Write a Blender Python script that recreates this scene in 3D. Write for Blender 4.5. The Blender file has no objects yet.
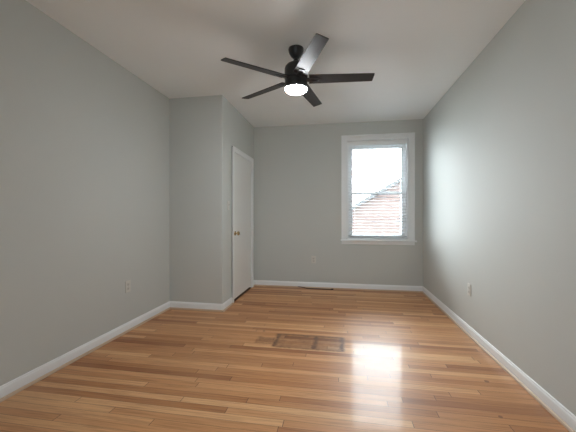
import bpy, bmesh, math, random
from mathutils import Vector, Matrix

sc = bpy.context.scene
PI = math.pi
random.seed(4)

# ------------------------------------------------------------------ room numbers (metres, camera stands at x=0 y=0)
H = 2.64
XR, XL, XC = 1.2494, -2.1176, -1.4143      # right wall, left wall, closet side wall
YB, YC, YR = 4.9128, 3.5221, -1.35         # back wall, closet front, rear wall
CAMH = 1.1705
F_PX = 304.03

# ------------------------------------------------------------------ camera, sky, exposure
cam = bpy.data.cameras.new('camera')
cam.sensor_width = 36.0
cam.lens = F_PX / 576 * 36
cam.shift_y = -0.001
cam.clip_start = 0.02
camo = bpy.data.objects.new('camera', cam)
camo.location = (0, 0, CAMH)
camo.rotation_euler = (PI / 2, 0, 0.1693)
sc.collection.objects.link(camo)
sc.camera = camo

w = bpy.data.worlds.new('overcast_sky')
sc.world = w
w.use_nodes = True
bg = w.node_tree.nodes['Background']
bg.inputs['Color'].default_value = (0.90, 0.96, 1.0, 1)
bg.inputs['Strength'].default_value = 26.0

sc.view_settings.view_transform = 'Standard'
sc.view_settings.look = 'None'
sc.view_settings.gamma = 1
sc.view_settings.use_curve_mapping = False
sc.view_settings.exposure = 0.45
sc.cycles.use_denoising = True
sc.cycles.max_bounces = 14
sc.cycles.diffuse_bounces = 8
sc.cycles.sample_clamp_indirect = 8

FILL_WIN = (-0.4, -0.05, 0.45, 1.9)         # x0 x1 z0 z1 of the unseen fill-light window added behind the camera
WIN = (0.112, 1.036, 0.79, 2.345)           # opening of the back window

def portal(name, x0, x1, z0, z1, y, rot):
    l = bpy.data.lights.new(name, 'AREA')
    l.shape = 'RECTANGLE'
    l.size, l.size_y = x1 - x0, z1 - z0
    l.cycles.is_portal = True
    o = bpy.data.objects.new(name, l)
    o.location = ((x0 + x1) / 2, y, (z0 + z1) / 2)
    o.rotation_euler = (rot, 0, 0)
    sc.collection.objects.link(o)
portal('window_portal', *WIN, YB + 0.20, -PI / 2)
portal('fill_window_portal', *FILL_WIN, YR - 0.20, PI / 2)

# ------------------------------------------------------------------ helpers
def link(o):
    sc.collection.objects.link(o)
    return o

def box(bm, x0, x1, y0, y1, z0, z1, bev=0.0, seg=2):
    vs = [bm.verts.new((x, y, z)) for x in (x0, x1) for y in (y0, y1) for z in (z0, z1)]
    idx = [(0, 1, 3, 2), (4, 6, 7, 5), (0, 4, 5, 1), (2, 3, 7, 6), (0, 2, 6, 4), (1, 5, 7, 3)]
    fs = [bm.faces.new([vs[i] for i in f]) for f in idx]
    if bev:
        es = list({e for f in fs for e in f.edges})
        bmesh.ops.bevel(bm, geom=es, offset=bev, segments=seg, affect='EDGES', profile=0.5)

def prism(bm, pts, z0, z1):
    """closed xy polygon raised from z0 to z1"""
    a = [bm.verts.new((x, y, z0)) for x, y in pts]
    b = [bm.verts.new((x, y, z1)) for x, y in pts]
    n = len(pts)
    bm.faces.new(a[::-1]); bm.faces.new(b)
    for i in range(n):
        bm.faces.new([a[i], a[(i + 1) % n], b[(i + 1) % n], b[i]])

def lathe(bm, prof, seg=48, centre=(0, 0)):
    """profile of (radius, z) turned round the z axis"""
    rings = []
    for r, z in prof:
        if r < 1e-5:
            rings.append([bm.verts.new((centre[0], centre[1], z))])
        else:
            rings.append([bm.verts.new((centre[0] + r * math.cos(2 * PI * i / seg), centre[1] + r * math.sin(2 * PI * i / seg), z)) for i in range(seg)])
    for a, b in zip(rings, rings[1:]):
        for i in range(seg):
            j = (i + 1) % seg
            q = [a[i % len(a)], a[j % len(a)], b[j % len(b)], b[i % len(b)]]
            q = list(dict.fromkeys(q))
            if len(q) > 2:
                bm.faces.new(q)

def obj(name, bm, mat, parent=None, smooth=False, angle=35):
    bmesh.ops.recalc_face_normals(bm, faces=bm.faces[:])
    me = bpy.data.meshes.new(name)
    bm.to_mesh(me); bm.free()
    me.materials.append(mat)
    o = bpy.data.objects.new(name, me)
    if parent is not None:
        o.parent = parent
    link(o)
    if smooth:
        for p in me.polygons: p.use_smooth = True
        me.set_sharp_from_angle(angle=math.radians(angle))
    return o

def struct(name, bm, mat, smooth=False):
    o = obj(name, bm, mat, smooth=smooth)
    o['kind'] = 'structure'
    return o

def thing(name, label, cat, loc=(0, 0, 0), rot=(0, 0, 0), group=None):
    o = link(bpy.data.objects.new(name, None))
    o.empty_display_size = 0.05
    o.location = loc; o.rotation_euler = rot
    o['label'] = label; o['category'] = cat
    if group: o['group'] = group
    return o

def tube(name, pts, r, mat, parent=None):
    cu = bpy.data.curves.new(name, 'CURVE')
    cu.dimensions = '3D'; cu.bevel_depth = r; cu.bevel_resolution = 3; cu.use_fill_caps = True
    s = cu.splines.new('BEZIER')
    s.bezier_points.add(len(pts) - 1)
    for p, c in zip(s.bezier_points, pts):
        p.co = c; p.handle_left_type = p.handle_right_type = 'AUTO'
    tmp = bpy.data.objects.new('tmp', cu)
    me = bpy.data.meshes.new_from_object(tmp)
    bpy.data.objects.remove(tmp); bpy.data.curves.remove(cu)
    me.name = name
    me.materials.append(mat)
    for p in me.polygons: p.use_smooth = True
    o = bpy.data.objects.new(name, me)
    if parent is not None: o.parent = parent
    return link(o)

# ------------------------------------------------------------------ materials
class NT:
    def __init__(s, name):
        s.m = bpy.data.materials.new(name); s.m.use_nodes = True
        s.t = s.m.node_tree; s.b = s.t.nodes['Principled BSDF']
    def n(s, typ, **kw):
        nd = s.t.nodes.new(typ)
        for k, v in kw.items(): setattr(nd, k, v)
        return nd
    def l(s, a, b): s.t.links.new(a, b)
    def put(s, sock, v):
        if isinstance(v, bpy.types.NodeSocket): s.l(v, sock)
        else: sock.default_value = v
    def math(s, op, a, b=0.0, c=0.0, clamp=False):
        nd = s.n('ShaderNodeMath', operation=op, use_clamp=clamp)
        s.put(nd.inputs[0], a); s.put(nd.inputs[1], b); s.put(nd.inputs[2], c)
        return nd.outputs[0]
    def vec(s, x, y, z=0.0):
        nd = s.n('ShaderNodeCombineXYZ')
        s.put(nd.inputs[0], x); s.put(nd.inputs[1], y); s.put(nd.inputs[2], z)
        return nd.outputs[0]
    def noise(s, v, scale, detail=3, rough=0.5):
        nd = s.n('ShaderNodeTexNoise')
        s.l(v, nd.inputs['Vector']); nd.inputs['Scale'].default_value = scale
        nd.inputs['Detail'].default_value = detail; nd.inputs['Roughness'].default_value = rough
        return nd.outputs['Fac']
    def ramp(s, f, stops):
        nd = s.n('ShaderNodeValToRGB'); e = nd.color_ramp.elements
        while len(e) < len(stops): e.new(0.5)
        for el, (p, c) in zip(e, stops): el.position = p; el.color = (*c, 1)
        s.l(f, nd.inputs[0]); return nd.outputs[0]
    def mix(s, f, a, b, mode='MIX'):
        nd = s.n('ShaderNodeMix', data_type='RGBA', blend_type=mode)
        s.put(nd.inputs[0], f)
        for k, v in ((6, a), (7, b)):
            if isinstance(v, bpy.types.NodeSocket): s.l(v, nd.inputs[k])
            else: nd.inputs[k].default_value = (*v, 1)
        return nd.outputs[2]
    def coords(s):
        return s.n('ShaderNodeTexCoord').outputs['Object']

def paint(name, col, rough=0.5, bump=0.0, scale=180, var=0.02, metal=0.0, spec=0.5, blotch=1.6):
    k = NT(name); v = k.coords()
    f = k.noise(v, blotch, 3)
    c = k.mix(f, tuple(x * (1 - var) for x in col), tuple(min(1, x * (1 + var)) for x in col))
    k.l(c, k.b.inputs['Base Color'])
    k.b.inputs['Roughness'].default_value = rough
    k.b.inputs['Metallic'].default_value = metal
    k.b.inputs['Specular IOR Level'].default_value = spec
    if bump:
        b = k.n('ShaderNodeBump'); b.inputs['Strength'].default_value = bump; b.inputs['Distance'].default_value = 0.002
        k.l(k.noise(v, scale, 2), b.inputs['Height']); k.l(b.outputs[0], k.b.inputs['Normal'])
    return k.m

M_WALL = paint('wall_paint', (0.588, 0.612, 0.592), 0.66, 0.2, 160, 0.02, spec=0.12)
M_CEIL = paint('ceiling_paint', (0.90, 0.94, 0.955), 0.40, 0.2, 120, 0.02, spec=0.5)
M_TRIM = paint('white_trim_paint', (0.86, 0.885, 0.895), 0.32, 0, var=0.01)
M_SHOE = paint('cream_moulding_paint', (0.58, 0.43, 0.31), 0.4, 0, var=0.04)
M_DOOR = paint('white_door_paint', (0.83, 0.84, 0.83), 0.32, 0.1, 60, 0.01)
M_SILL = paint('dark_gap_threshold', (0.05, 0.025, 0.015), 0.5)
M_VINYL = paint('white_vinyl', (0.90, 0.92, 0.93), 0.35)
def slat_material():
    k = NT('white_blind_slat')
    k.b.inputs['Base Color'].default_value = (0.80, 0.82, 0.84, 1)
    k.b.inputs['Roughness'].default_value = 0.4
    tl = k.n('ShaderNodeBsdfTranslucent'); tl.inputs[0].default_value = (0.82, 0.85, 0.88, 1)
    mx = k.n('ShaderNodeMixShader'); mx.inputs[0].default_value = 0.45
    k.l(k.b.outputs[0], mx.inputs[1]); k.l(tl.outputs[0], mx.inputs[2])
    k.l(mx.outputs[0], k.t.nodes['Material Output'].inputs[0])
    return k.m
M_SLAT = slat_material()
M_RAIL = paint('grey_white_blind_rail', (0.50, 0.52, 0.54), 0.4)
M_CORD = paint('white_blind_cord', (0.75, 0.75, 0.75), 0.7)
M_PLATE = paint('ivory_outlet_plastic', (0.66, 0.655, 0.61), 0.3)
M_PLATE2 = paint('white_socket_plastic', (0.60, 0.59, 0.55), 0.35)
M_SLOT = paint('dark_slot', (0.03, 0.03, 0.03), 0.6)
M_BRASS = paint('polished_brass', (0.62, 0.50, 0.30), 0.25, metal=1.0)
M_SCREW = paint('steel_screw', (0.5, 0.5, 0.5), 0.4, metal=1.0)
M_BLACK = paint('matte_black_metal', (0.022, 0.022, 0.023), 0.38, 0, metal=0.0, var=0.1)
M_BRKT = paint('black_bracket_metal', (0.10, 0.10, 0.105), 0.3, 0, metal=0.6, var=0.1)
M_CABLE = paint('black_cable_rubber', (0.012, 0.012, 0.012), 0.5)
M_CABLE2 = paint('tan_cable_rubber', (0.20, 0.15, 0.11), 0.5)
M_SHINGLE = paint('roof_shingle', (0.028, 0.029, 0.030), 0.9, 0.5, 20, 0.2, blotch=6, spec=0.05)
M_PALE_GROUND = paint('pale_concrete', (0.62, 0.62, 0.60), 0.9, 0.3, 40, 0.1)

def blade_material():
    k = NT('black_oak_blade'); v = k.coords()
    sx = k.n('ShaderNodeMapping'); k.l(v, sx.inputs[0]); sx.inputs['Scale'].default_value = (4, 60, 4)
    f = k.noise(sx.outputs[0], 2.5, 5, 0.6)
    k.l(k.ramp(f, [(0.3, (0.022, 0.022, 0.023)), (0.7, (0.045, 0.044, 0.044))]), k.b.inputs['Base Color'])
    k.b.inputs['Roughness'].default_value = 0.42
    b = k.n('ShaderNodeBump'); b.inputs['Strength'].default_value = 0.25; b.inputs['Distance'].default_value = 0.001
    k.l(f, b.inputs['Height']); k.l(b.outputs[0], k.b.inputs['Normal'])
    return k.m
M_BLADE = blade_material()

def lamp_material():
    k = NT('frosted_lamp_lens')
    k.b.inputs['Base Color'].default_value = (0.9, 0.9, 0.9, 1)
    k.b.inputs['Roughness'].default_value = 0.4
    k.b.inputs['Emission Color'].default_value = (0.94, 0.975, 1.0, 1)
    k.b.inputs['Emission Strength'].default_value = 125.0
    return k.m
M_LENS = lamp_material()

def glass_material():
    k = NT('window_glass')
    k.t.nodes.remove(k.b)
    tr = k.n('ShaderNodeBsdfTransparent'); tr.inputs[0].default_value = (0.96, 0.98, 0.98, 1)
    gl = k.n('ShaderNodeBsdfGlossy'); gl.inputs['Roughness'].default_value = 0.02
    fr = k.n('ShaderNodeFresnel'); fr.inputs[0].default_value = 1.5
    mx = k.n('ShaderNodeMixShader')
    k.l(fr.outputs[0], mx.inputs[0]); k.l(tr.outputs[0], mx.inputs[1]); k.l(gl.outputs[0], mx.inputs[2])
    k.l(mx.outputs[0], k.t.nodes['Material Output'].inputs[0])
    return k.m
M_GLASS = glass_material()

def brick_material():
    k = NT('pink_brick')
    v = k.coords()
    s = k.n('ShaderNodeSeparateXYZ'); k.l(v, s.inputs[0])
    b = k.n('ShaderNodeTexBrick')
    k.l(k.vec(k.math('ADD', s.outputs[0], s.outputs[1]), s.outputs[2]), b.inputs['Vector'])
    b.inputs['Color1'].default_value = (0.040, 0.029, 0.027, 1)
    b.inputs['Color2'].default_value = (0.034, 0.023, 0.021, 1)
    b.inputs['Mortar'].default_value = (0.045, 0.041, 0.039, 1)
    b.inputs['Scale'].default_value = 1.0
    b.inputs['Brick Width'].default_value = 0.22; b.inputs['Row Height'].default_value = 0.075
    b.inputs['Mortar Size'].default_value = 0.008
    k.l(b.outputs['Color'], k.b.inputs['Base Color'])
    k.b.inputs['Roughness'].default_value = 0.9
    k.b.inputs['Specular IOR Level'].default_value = 0.05
    return k.m
M_BRICK = brick_material()

def floor_material():
    k = NT('oak_strip_floor')
    v = k.coords()
    s = k.n('ShaderNodeSeparateXYZ'); k.l(v, s.inputs[0]); X, Y = s.outputs[0], s.outputs[1]
    W = 0.057
    yr = k.math('DIVIDE', Y, W)
    row = k.math('FLOOR', yr); fy = k.math('FRACT', yr)
    wn = k.n('ShaderNodeTexWhiteNoise', noise_dimensions='1D'); k.l(row, wn.inputs['W'])
    ln = k.math('MULTIPLY_ADD', wn.outputs['Value'], 1.1, 0.8)           # board length of this row
    xs = k.math('DIVIDE', k.math('ADD', X, k.math('MULTIPLY', wn.outputs['Value'], 17.3)), ln)
    brd = k.math('FLOOR', xs); fx = k.math('FRACT', xs)
    w2 = k.n('ShaderNodeTexWhiteNoise', noise_dimensions='2D'); k.l(k.vec(row, brd), w2.inputs['Vector'])
    r = w2.outputs['Value']
    w3 = k.n('ShaderNodeTexWhiteNoise', noise_dimensions='2D'); k.l(k.vec(brd, k.math('ADD', row, 31.7)), w3.inputs['Vector'])
    r2 = w3.outputs['Value']
    base = k.ramp(r, [(0.0, (0.330, 0.125, 0.046)), (0.15, (0.445, 0.192, 0.074)), (0.5, (0.550, 0.262, 0.110)),
                      (0.8, (0.630, 0.325, 0.148)), (1.0, (0.73, 0.420, 0.210))])
    # grain: streaks along the board, shifted per board
    gv = k.vec(k.math('MULTIPLY_ADD', X, 2.2, k.math('MULTIPLY', r2, 40)), k.math('MULTIPLY', Y, 55), k.math('MULTIPLY', r, 9))
    g = k.noise(gv, 1.6, 5, 0.62)
    gf = k.ramp(g, [(0.30, (0.64, 0.57, 0.50)), (0.52, (1.0, 1.0, 1.0)), (0.8, (1.16, 1.14, 1.10))])
    c = k.mix(0.85, base, gf, 'MULTIPLY')
    # cathedral figure / dark flecks
    fl = k.noise(k.vec(k.math('MULTIPLY_ADD', X, 3.5, k.math('MULTIPLY', r, 60)), k.math('MULTIPLY', Y, 90), r2), 1.3, 3, 0.5)
    c = k.mix(k.math('MULTIPLY', k.math('GREATER_THAN', fl, 0.64), 0.16), c, (0.16, 0.085, 0.05))
    # slow wear of the finish
    wear = k.noise(v, 1.1, 3)
    c = k.mix(k.math('MULTIPLY', k.math('SUBTRACT', wear, 0.42, clamp=True), 1.2, clamp=True), c, (0.54, 0.315, 0.175))
    # seams
    ey = k.math('MINIMUM', fy, k.math('SUBTRACT', 1.0, fy))
    sy = k.math('LESS_THAN', ey, 0.022)
    ex = k.math('MULTIPLY', k.math('MINIMUM', fx, k.math('SUBTRACT', 1.0, fx)), ln)
    sx = k.math('LESS_THAN', ex, 0.0018)
    seam = k.math('MAXIMUM', k.math('MULTIPLY', sy, k.math('MULTIPLY_ADD', r2, 0.6, 0.25)), k.math('MULTIPLY', sx, 0.85))
    c = k.mix(seam, c, (0.075, 0.04, 0.025))
    # the old rectangular stain marks
    nz = k.noise(v, 14, 4, 0.65); nz2 = k.noise(v, 45, 3, 0.6)
    def band(cv, lo, hi, soft):
        a = k.math('MULTIPLY_ADD', k.math('SUBTRACT', cv, lo), 1 / soft, 0.5, clamp=True)
        b = k.math('MULTIPLY_ADD', k.math('SUBTRACT', hi, cv), 1 / soft, 0.5, clamp=True)
        return k.math('MINIMUM', a, b)
    jx = k.math('ADD', X, k.math('MULTIPLY', k.math('SUBTRACT', nz, 0.5), 0.05))
    jy = k.math('ADD', Y, k.math('MULTIPLY', k.math('SUBTRACT', nz, 0.5), 0.04))
    def rect(x0, x1, y0, y1, s_=0.02):
        return k.math('MULTIPLY', band(jx, x0, x1, s_), band(jy, y0, y1, s_))
    whole = rect(-0.60, 0.035, 2.655, 2.955)
    lines = None
    for q in ((-0.615, -0.57, 2.65, 2.965), (-0.60, 0.035, 2.935, 2.965), (-0.60, 0.035, 2.64, 2.665),
              (-0.245, -0.205, 2.65, 2.96), (0.0, 0.04, 2.65, 2.96), (-0.77, -0.60, 2.70, 2.73), (-0.775, -0.745, 2.70, 2.86), (-0.76, -0.58, 2.74, 2.84)):
        rq = rect(*q, s_=0.03)
        lines = rq if lines is None else k.math('MAXIMUM', lines, rq)
    blot = k.math('MULTIPLY', k.math('MULTIPLY_ADD', nz2, 2.2, -0.45, clamp=True), 1.0)
    amt = k.math('ADD', k.math('MULTIPLY', whole, k.math('MULTIPLY_ADD', nz, 1.0, -0.05)), k.math('MULTIPLY', lines, k.math('MULTIPLY_ADD', blot, 0.42, 0.24)), clamp=True)
    for (dx, dy, dr) in ((-0.758, 2.995, 0.014), (1.02, 2.35, 0.016), (0.92, 1.95, 0.012)):
        d2 = k.math('SQRT', k.math('ADD', k.math('POWER', k.math('SUBTRACT', X, dx), 2.0), k.math('POWER', k.math('SUBTRACT', Y, dy), 2.0)))
        amt = k.math('MAXIMUM', amt, k.math('MULTIPLY', k.math('LESS_THAN', d2, dr), 0.7))
    c = k.mix(amt, c, (0.150, 0.072, 0.040))
    k.l(c, k.b.inputs['Base Color'])
    k.l(k.math('MULTIPLY_ADD', nz2, 0.04, 0.42), k.b.inputs['Roughness'])
    k.b.inputs['Specular IOR Level'].default_value = 0.24
    k.b.inputs['Coat Weight'].default_value = 0.15; k.b.inputs['Coat Roughness'].default_value = 0.10
    b = k.n('ShaderNodeBump'); b.inputs['Strength'].default_value = 0.25; b.inputs['Distance'].default_value = 0.0012
    hgt = k.math('SUBTRACT', k.math('MULTIPLY', r2, 0.3), seam)
    k.l(hgt, b.inputs['Height']); k.l(b.outputs[0], k.b.inputs['Normal'])
    return k.m
M_FLOOR = floor_material()

# ------------------------------------------------------------------ shell
T = 0.16
bm = bmesh.new(); box(bm, XL - T, XR + T, YR - T, YB + T, -0.12, 0); struct('floor', bm, M_FLOOR)
bm = bmesh.new(); box(bm, XL - T, XR + T, YR - T, YB + T, H, H + 0.15); struct('ceiling', bm, M_CEIL)
bm = bmesh.new(); box(bm, XR, XR + T, YR, YB, 0, H); struct('wall_right', bm, M_WALL)
bm = bmesh.new(); box(bm, XL - T, XL, YR, YB, 0, H); struct('wall_left', bm, M_WALL)
def wall_with_hole(name, y0, y1, hole):
    x0, x1, z0, z1 = hole
    bm = bmesh.new()
    X0, X1 = XL - T, XR + T
    for q in ((X0, x0, 0, H), (x1, X1, 0, H), (x0, x1, 0, z0), (x0, x1, z1, H)):
        box(bm, q[0], q[1], y0, y1, q[2], q[3])
    return struct(name, bm, M_WALL)
wall_with_hole('wall_back', YB, YB + T, WIN)
wall_with_hole('wall_rear', YR - T, YR, FILL_WIN)

# closet: an L of wall with a softly rounded outer corner and an opening for the door
DY0, DY1, DZ = 3.905, 4.752, 2.03
r = 0.012
corner = [(XC - r + r * math.cos(a), YC + r + r * math.sin(a)) for a in [-PI / 2 + PI / 2 * i / 6 for i in range(7)]]
bm = bmesh.new()
prism(bm, [(XL, YC)] + corner + [(XC, DY0), (XC - 0.1, DY0), (XC - 0.1, YC + 0.1), (XL, YC + 0.1)], 0, H)
box(bm, XC - 0.1, XC, DY1, YB, 0, H)
box(bm, XC - 0.1, XC, DY0, DY1, DZ, H)
struct('wall_closet', bm, M_WALL, smooth=True)

# ------------------------------------------------------------------ baseboards: board with eased top, shoe moulding below
def baseboard(name, a, b, n, ea=0, eb=0):
    """runs from a to b along the wall foot; n is the unit normal into the room"""
    a, b, n = Vector((*a, 0)), Vector((*b, 0)), Vector((*n, 0))
    u = (b - a).normalized()                     # ea / eb: -1 mitres into an inner corner, +1 round an outer one
    prof = [(0, 0), (0.013, 0), (0.013, 0.070), (0.0115, 0.076), (0.008, 0.080), (0.0075, 0.086), (0.004, 0.090), (0, 0.091)]
    def run(prof, nm, mat, parent=None):
        bm = bmesh.new()
        A = [bm.verts.new(a + n * d - u * d * ea + Vector((0, 0, z))) for d, z in prof]
        B = [bm.verts.new(b + n * d + u * d * eb + Vector((0, 0, z))) for d, z in prof]
        bm.faces.new(A); bm.faces.new(B[::-1])
        for i in range(len(prof)):
            j = (i + 1) % len(prof)
            bm.faces.new([A[i], A[j], B[j], B[i]])
        return obj(nm, bm, mat, parent, smooth=True, angle=30)
    o = run(prof, name, M_TRIM); o['kind'] = 'structure'
    sh = [(0.013, 0.0005)] + [(0.013 + 0.013 * math.cos(t), 0.0005 + 0.019 * math.sin(t)) for t in [PI / 2 * i / 6 for i in range(7)]]
    run(sh, 'shoe_moulding', M_SHOE, o)
    return o
baseboard('baseboard_left', (XL, YR), (XL, YC), (1, 0), -1, -1)
baseboard('baseboard_right', (XR, YR), (XR, YB), (-1, 0), -1, -1)
baseboard('baseboard_back', (XC, YB), (XR, YB), (0, -1), -1, -1)
baseboard('baseboard_closet_front', (XL, YC), (XC, YC), (0, -1), -1, 1)
baseboard('baseboard_closet_near', (XC, YC), (XC, DY0 - 0.062), (1, 0), 1, 0)
baseboard('baseboard_closet_far', (XC, DY1 + 0.062), (XC, YB), (1, 0), 0, -1)
baseboard('baseboard_rear', (XL, YR), (XR, YR), (0, 1), -1, -1)

# ------------------------------------------------------------------ closet door
bm = bmesh.new(); box(bm, XC - 0.040, XC - 0.004, DY0 + 0.006, DY1 - 0.006, 0.030, DZ - 0.006, 0.0015)
door = struct('door_1', bm, M_DOOR)
door['label'] = 'flat white closet door with a brass knob in the side of the closet'
bm = bmesh.new()
for y0, y1, z0, z1 in ((DY0 - 0.062, DY0 + 0.002, 0, DZ + 0.002), (DY1 - 0.002, DY1 + 0.062, 0, DZ + 0.002), (DY0 - 0.062, DY1 + 0.062, DZ, DZ + 0.066)):
    box(bm, XC, XC + 0.014, y0, y1, z0, z1, 0.003)
# raised outer band
for y0, y1, z0, z1 in ((DY0 - 0.062, DY0 - 0.046, 0, DZ + 0.066), (DY1 + 0.046, DY1 + 0.062, 0, DZ + 0.066), (DY0 - 0.062, DY1 + 0.062, DZ + 0.050, DZ + 0.066)):
    box(bm, XC, XC + 0.020, y0, y1, z0, z1, 0.003)
struct('trim_1', bm, M_TRIM)
bm = bmesh.new()   # jamb lining and stop
for y0, y1, z0, z1 in ((DY0 - 0.0, DY0 + 0.005, 0, DZ), (DY1 - 0.005, DY1, 0, DZ), (DY0, DY1, DZ - 0.005, DZ)):
    box(bm, XC - 0.1, XC, y0, y1, z0, z1)
struct('trim_2', bm, M_TRIM)
bm = bmesh.new(); box(bm, XC - 0.10, XC + 0.004, DY0 + 0.005, DY1 - 0.005, 0, 0.007, 0.002)
struct('trim_5', bm, M_SILL)  # dark threshold strip, added so the gap under the door looks dark
# knob
knob_prof = [(0, 0.0), (0.031, 0.0), (0.031, 0.003), (0.027, 0.008), (0.013, 0.011), (0.011, 0.014), (0.011, 0.028), (0.016, 0.032),
             (0.025, 0.038), (0.0285, 0.046), (0.028, 0.054), (0.023, 0.061), (0.013, 0.065), (0, 0.066)]
bm = bmesh.new(); lathe(bm, knob_prof, 32)
kn = obj('door_knob', bm, M_BRASS, door, smooth=True)
kn.location = (XC - 0.004, 3.985, 0.925); kn.rotation_euler = (0, PI / 2, 0)
kn['label'] = 'brass door knob'

# ------------------------------------------------------------------ back window
x0, x1, z0, z1 = WIN
def frame4(bm, a0, a1, c0, c1, y0, y1, wl, wr, wb, wt, bev=0.002):
    """rectangular frame in the xz plane"""
    box(bm, a0, a0 + wl, y0, y1, c0, c1, bev); box(bm, a1 - wr, a1, y0, y1, c0, c1, bev)
    box(bm, a0 + wl, a1 - wr, y0, y1, c0, c0 + wb, bev); box(bm, a0 + wl, a1 - wr, y0, y1, c1 - wt, c1, bev)
bm = bmesh.new()   # jamb box lining the hole
frame4(bm, x0, x1, z0, z1, YB - 0.001, YB + T + 0.01, 0.014, 0.014, 0.014, 0.014, 0.001)
# parting stops
frame4(bm, x0 + 0.014, x1 - 0.014, z0 + 0.014, z1 - 0.014, YB + 0.066, YB + 0.074, 0.018, 0.018, 0.012, 0.018, 0.001)
win = struct('window_1', bm, M_VINYL)
win['label'] = 'white double-hung window with a blind in the back wall'
zm = 1.522
bm = bmesh.new(); frame4(bm, x0 + 0.016, x1 - 0.016, zm - 0.018, z1 - 0.016, YB + 0.112, YB + 0.145, 0.072, 0.072, 0.036, 0.095)
us = obj('upper_sash', bm, M_VINYL, win)
bm = bmesh.new(); frame4(bm, x0 + 0.016, x1 - 0.016, z0 + 0.016, zm + 0.018, YB + 0.076, YB + 0.109, 0.072, 0.072, 0.062, 0.036)
ls = obj('lower_sash', bm, M_VINYL, win)
bm = bmesh.new(); box(bm, x0 + 0.085, x1 - 0.085, YB + 0.127, YB + 0.130, zm + 0.015, z1 - 0.108); obj('glass_pane', bm, M_GLASS, us)
bm = bmesh.new(); box(bm, x0 + 0.085, x1 - 0.085, YB + 0.091, YB + 0.094, z0 + 0.075, zm - 0.015); obj('glass_pane', bm, M_GLASS, ls)
bm = bmesh.new()   # sash lock
box(bm, 0.545, 0.605, YB + 0.080, YB + 0.105, zm + 0.018, zm + 0.026, 0.002)
box(bm, 0.565, 0.600, YB + 0.084, YB + 0.098, zm + 0.026, zm + 0.036, 0.003)
obj('sash_lock', bm, M_VINYL, ls)
# casing around, stepped profile
cw = 0.088
def surround(bm, o0, o1, th):
    box(bm, x0 - o1, x0 - o0, YB - th, YB, z0, z1 + o1, 0.002)
    box(bm, x1 + o0, x1 + o1, YB - th, YB, z0, z1 + o1, 0.002)
    box(bm, x0 - o0, x1 + o0, YB - th, YB, z1 + o0, z1 + o1, 0.002)
bm = bmesh.new(); surround(bm, 0.0, cw, 0.014); surround(bm, cw - 0.022, cw + 0.002, 0.026); surround(bm, 0.0, 0.014, 0.020)
struct('trim_3', bm, M_TRIM)
bm = bmesh.new()
box(bm, x0 - cw - 0.014, x1 + cw + 0.026, YB - 0.050, YB, z0 - 0.026, z0, 0.006, 3)     # stool
box(bm, x0 - cw, x1 + cw, YB - 0.016, YB, z0 - 0.075, z0 - 0.026, 0.003)                # apron
struct('trim_4', bm, M_TRIM)

# blind
blind = thing('window_blind', 'white horizontal slat blind lowered with open slats inside the window opening', 'blind', ((x0 + x1) / 2, YB + 0.036, z1 - 0.014))
BW = (x1 - x0) / 2 - 0.020
bm = bmesh.new(); box(bm, -BW, BW, -0.024, 0.026, -0.040, -0.002, 0.002); obj('head_rail', bm, M_VINYL, blind)
bm = bmesh.new(); box(bm, -BW - 0.003, BW + 0.003, -0.034, -0.027, -0.056, 0.0, 0.003); obj('valance', bm, M_VINYL, blind)
ztop = -0.075; zbot = (0.850) - (z1 - 0.014)
NS = 30
bm = bmesh.new()
pts = [(-0.0175 + 0.035 * i / 6, 0.0022 * (1 - ((i - 3) / 3) ** 2)) for i in range(7)]
up = [(y, z + 0.0014) for y, z in pts]; dn = [(y, z - 0.0014) for y, z in pts][::-1]
loop = up + dn
A = [bm.verts.new((-BW + 0.002, y, z)) for y, z in loop]; B = [bm.verts.new((BW - 0.002, y, z)) for y, z in loop]
bm.faces.new(A); bm.faces.new(B[::-1])
for i in range(len(loop)):
    j = (i + 1) % len(loop); bm.faces.new([A[i], A[j], B[j], B[i]])
slat = obj('slat', bm, M_SLAT, blind, smooth=True, angle=40)
slat.location = (0, 0, ztop)
slat.rotation_euler = (math.radians(15), 0, 0)
for i in range(1, NS):
    s_ = slat.copy(); link(s_); s_.parent = blind
    s_.location = (0, 0, ztop + (zbot + 0.035 - ztop) * i / (NS - 1))
bm = bmesh.new(); box(bm, -BW + 0.002, BW - 0.002, -0.025, 0.025, zbot - 0.014, zbot + 0.004, 0.003)
br = obj('bottom_rail', bm, M_RAIL, blind)
for cx in (-BW + 0.10, BW - 0.10):
    for cy in (-0.0192, 0.0192):
        bm = bmesh.new(); box(bm, cx - 0.0012, cx + 0.0012, cy - 0.0006, cy + 0.0006, zbot, -0.04)
        obj('ladder_cord', bm, M_CORD, blind)
tube('tilt_wand', [(-BW + 0.055, -0.040, -0.055), (-BW + 0.053, -0.042, -0.35), (-BW + 0.052, -0.042, -0.75)], 0.0035, M_VINYL, blind)

# added window behind the camera, out of view, put in for fill light
a0, a1, c0, c1 = FILL_WIN
bm = bmesh.new(); frame4(bm, a0, a1, c0, c1, YR - T, YR + 0.001, 0.05, 0.05, 0.05, 0.05)
box(bm, (a0 + a1) / 2 - 0.03, (a0 + a1) / 2 + 0.03, YR - 0.12, YR - 0.06, c0 + 0.05, c1 - 0.05)
w2 = struct('added_fill_window', bm, M_VINYL)
bm = bmesh.new(); box(bm, a0 + 0.05, a1 - 0.05, YR - 0.092, YR - 0.088, c0 + 0.05, c1 - 0.05); obj('glass_pane', bm, M_GLASS, w2)

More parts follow.
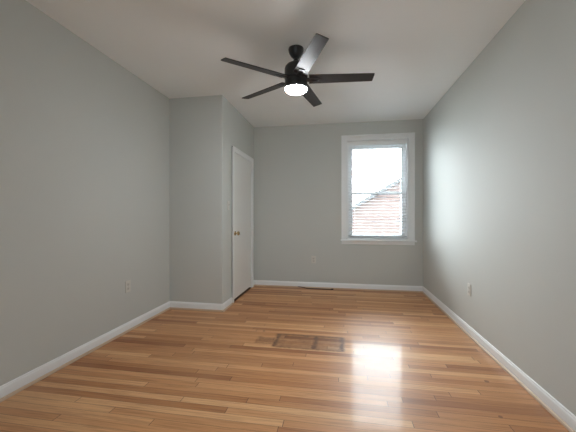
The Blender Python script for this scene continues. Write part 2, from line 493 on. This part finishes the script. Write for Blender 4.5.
# ------------------------------------------------------------------ ceiling fan
FX, FY = -0.382, 2.655
fan = thing('ceiling_fan', 'black five-blade ceiling fan with a lit round lamp under the hub', 'ceiling fan', (FX, FY, H), (0, 0, 0))
bm = bmesh.new()
lathe(bm, [(0, 0), (0.066, 0), (0.067, -0.004), (0.066, -0.018), (0.060, -0.040), (0.047, -0.064), (0.032, -0.080), (0.022, -0.086), (0, -0.086)], 48)
obj('canopy', bm, M_BLACK, fan, smooth=True)
bm = bmesh.new(); lathe(bm, [(0, -0.06), (0.0125, -0.06), (0.0125, -0.150), (0, -0.150)], 24); obj('downrod', bm, M_BLACK, fan, smooth=True)
bm = bmesh.new(); lathe(bm, [(0, -0.100), (0.022, -0.100), (0.024, -0.106), (0.026, -0.124), (0.040, -0.134), (0, -0.134)], 32); obj('rod_coupling', bm, M_BLACK, fan, smooth=True)
bm = bmesh.new()
lathe(bm, [(0, -0.128), (0.044, -0.128), (0.056, -0.131), (0.082, -0.146), (0.096, -0.162), (0.101, -0.180), (0.101, -0.262), (0.098, -0.268), (0, -0.268)], 64)
obj('motor_housing', bm, M_BLACK, fan, smooth=True)
bm = bmesh.new()
lathe(bm, [(0.06, -0.268), (0.094, -0.270), (0.097, -0.276), (0.098, -0.300), (0.101, -0.352), (0.0985, -0.357), (0.0955, -0.354), (0.06, -0.344)], 64)
obj('lamp_ring', bm, M_BLACK, fan, smooth=True)
bm = bmesh.new()
lathe(bm, [(0, -0.348), (0.095, -0.348), (0.0955, -0.360), (0.090, -0.371), (0.074, -0.380), (0.045, -0.386), (0, -0.389)], 64)
lens = obj('lamp_lens', bm, M_LENS, fan, smooth=True); lens['label'] = 'glowing frosted lamp lens'
BZ = -0.272
def blade_mesh():
    bm = bmesh.new()
    # outline in xy, x outward
    n = 14
    xs = [0.115 + (0.670 - 0.115) * i / n for i in range(n + 1)]
    left, right = [], []
    for x in xs:
        t = (x - 0.115) / (0.670 - 0.115)
        w_ = 0.058 - 0.010 * t
        left.append((x + (0.0 if t < 1 else -0.004), w_)); right.append((x, -w_))
    tip = [(0.672, -0.044), (0.672, -0.02), (0.669, 0.03), (0.668, 0.044)]
    out = right + tip + left[::-1]
    th = 0.0035
    a = [bm.verts.new((x, y, th)) for x, y in out]; b = [bm.verts.new((x, y, -th)) for x, y in out]
    m = len(out)
    bm.faces.new(a); bm.faces.new(b[::-1])
    for i in range(m):
        j = (i + 1) % m; bm.faces.new([a[i], a[j], b[j], b[i]])
    return bm
def bracket_mesh():
    """flat iron under the blade root with a long slot, joined to the hub"""
    bm = bmesh.new()
    z0_, z1_ = -0.0105, -0.0040
    def ring(sc_):
        L = 0.048; R = 0.026 * sc_
        pts = []
        for i in range(9): t = -PI / 2 + PI * i / 8; pts.append((0.165 + L * 0.5 + R * math.cos(t) * 0.8, R * math.sin(t)))
        for i in range(9): t = PI / 2 + PI * i / 8; pts.append((0.165 - L * 0.5 + R * math.cos(t) * 0.8, R * math.sin(t)))
        return pts
    o_ = ring(1.0); i_ = ring(0.42)
    n = len(o_)
    V = {}
    for key, pts, z in (('ot', o_, z1_), ('it', i_, z1_), ('ob', o_, z0_), ('ib', i_, z0_)):
        V[key] = [bm.verts.new((x, y, z)) for x, y in pts]
    for i in range(n):
        j = (i + 1) % n
        bm.faces.new([V['ot'][i], V['ot'][j], V['it'][j], V['it'][i]])
        bm.faces.new([V['ob'][i], V['ib'][i], V['ib'][j], V['ob'][j]])
        bm.faces.new([V['ot'][i], V['ob'][i], V['ob'][j], V['ot'][j]])
        bm.faces.new([V['it'][i], V['it'][j], V['ib'][j], V['ib'][i]])
    box(bm, 0.075, 0.132, -0.022, 0.022, z0_, z1_ + 0.004, 0.002)
    return bm
PITCH = math.radians(-13)
bl0 = obj('blade', blade_mesh(), M_BLADE, fan)
bk0 = obj('blade_bracket', bracket_mesh(), M_BRKT, fan)
for i in range(5):
    ang = math.radians(5.5 + 72 * i)
    for src in (bl0, bk0):
        o = src if i == 0 else src.copy()
        if i: link(o); o.parent = fan
        o.location = (0, 0, BZ)
        o.rotation_euler = (Matrix.Rotation(ang, 3, 'Z') @ Matrix.Rotation(PITCH, 3, 'X')).to_euler()

# ------------------------------------------------------------------ outlets and switch
def outlet(label, loc, rz, group=None):
    t = thing('wall_outlet', label, 'outlet', loc, (0, 0, rz), group)     # local: -y is out of the wall
    bm = bmesh.new(); box(bm, -0.036, 0.036, -0.0065, 0.0, -0.0585, 0.0585, 0.003, 3); obj('cover_plate', bm, M_PLATE, t)
    for dz in (0.021, -0.021):
        bm = bmesh.new()
        pts = []
        for i in range(24):
            a = 2 * PI * i / 24; pts.append((0.0175 * math.cos(a), max(-0.0125, min(0.0125, 0.0175 * math.sin(a)))))
        A = [bm.verts.new((x, -0.0085, z + dz)) for x, z in pts]; B = [bm.verts.new((x, -0.003, z + dz)) for x, z in pts]
        bm.faces.new(A); bm.faces.new(B[::-1])
        for i in range(24):
            j = (i + 1) % 24; bm.faces.new([A[i], A[j], B[j], B[i]])
        so = obj('socket', bm, M_PLATE2, t)
        bm = bmesh.new()
        for sx_, h_ in ((-0.0065, 0.0058), (0.0065, 0.0036)):
            box(bm, sx_ - 0.0012, sx_ + 0.0012, -0.0089, -0.0080, dz + 0.003 - h_, dz + 0.003 + h_)
        box(bm, -0.0022, 0.0022, -0.0089, -0.0080, dz - 0.0105, dz - 0.0065)
        obj('slot', bm, M_SLOT, so)
    bm = bmesh.new(); lathe(bm, [(0, 0), (0.0032, 0), (0.0028, 0.0012), (0, 0.0014)], 12)
    s_ = obj('screw', bm, M_SCREW, t); s_.location = (0, -0.0065, 0); s_.rotation_euler = (PI / 2, 0, 0)
    return t
outlet('ivory duplex outlet low on the left wall before the closet', (XL, 2.76, 0.452), PI / 2)
outlet('ivory duplex outlet low on the right wall', (XR, 3.23, 0.445), -PI / 2)
outlet('ivory duplex outlet low on the back wall left of the window', (-0.42, YB, 0.455), 0)
sw = thing('light_switch', 'ivory toggle light switch on the closet wall beside the door', 'light switch', (XC, 3.715, 1.30), (0, 0, PI / 2))
bm = bmesh.new(); box(bm, -0.036, 0.036, -0.0065, 0, -0.0585, 0.0585, 0.003, 3); obj('cover_plate', bm, M_PLATE, sw)
bm = bmesh.new(); box(bm, -0.0045, 0.0045, -0.019, -0.004, -0.002, 0.014, 0.0015); obj('toggle', bm, M_PLATE2, sw)
for dz in (0.03, -0.03):
    bm = bmesh.new(); lathe(bm, [(0, 0), (0.003, 0), (0.0027, 0.0012), (0, 0.0014)], 12)
    s_ = obj('screw', bm, M_SCREW, sw); s_.location = (0, -0.0065, dz); s_.rotation_euler = (PI / 2, 0, 0)

# ------------------------------------------------------------------ cable lying along the back baseboard
cb = thing('floor_cable', 'thin black cable lying on the floor along the back baseboard', 'cable', (-0.62, YB - 0.05, 0))
tube('cable', [(-0.05, 0.012, 0.020), (0.02, 0.010, 0.013), (0.09, -0.012, 0.0058), (0.18, -0.028, 0.0058), (0.30, -0.026, 0.0058), (0.42, -0.030, 0.0058), (0.49, -0.032, 0.006)], 0.0055, M_CABLE, cb)
bm = bmesh.new(); lathe(bm, [(0, 0), (0.005, 0), (0.009, 0.012), (0.010, 0.030), (0.0095, 0.044), (0, 0.045)], 20)
pl = obj('cable_plug', bm, M_CABLE, cb, smooth=True); pl.location = (0.475, -0.032, 0.0105); pl.rotation_euler = (0, PI / 2, 0)

# ------------------------------------------------------------------ outside: ground, made pale to bounce daylight upward, and the neighbouring brick house
bm = bmesh.new(); box(bm, -30, 30, YB + 0.5, 45, -3.3, -3.2); struct('ground', bm, M_PALE_GROUND)
nb = thing('neighbouring_house', 'pale pink brick house with a sloping roof seen outside through the window', 'house', (0, 0, -3.2))
# gable wall facing the window, rake rising to the right
HY = 10.5
def rake(x): return 3.2 + 1.42 + (x - 0.55) * 0.60       # height of the rake above ground at x
xe, xp = -0.6, 5.0
bm = bmesh.new()
pts = [(xe, 0), (2 * xp - xe, 0), (2 * xp - xe, rake(xe)), (xp, rake(xp)), (xe, rake(xe))]
A = [bm.verts.new((x, HY, z)) for x, z in pts]; B = [bm.verts.new((x, HY + 8, z)) for x, z in pts]
bm.faces.new(A); bm.faces.new(B[::-1])
for i in range(5):
    j = (i + 1) % 5; bm.faces.new([A[i], A[j], B[j], B[i]])
obj('brick_wall', bm, M_BRICK, nb)
for sgn in (1, -1):
    bm = bmesh.new()
    q = [(xe - 0.35, rake(xe - 0.35) + 0.02), (xp, rake(xp) + 0.02), (xp, rake(xp) + 0.16), (xe - 0.35, rake(xe - 0.35) + 0.16)]
    q = [(x if sgn > 0 else 2 * xp - x, z) for x, z in q]
    A = [bm.verts.new((x, HY - 0.18, z)) for x, z in q]; B = [bm.verts.new((x, HY + 8.2, z)) for x, z in q]
    bm.faces.new(A); bm.faces.new(B[::-1])
    for i in range(4):
        j = (i + 1) % 4; bm.faces.new([A[i], A[j], B[j], B[i]])
    obj('roof_slope', bm, M_SHINGLE, nb)
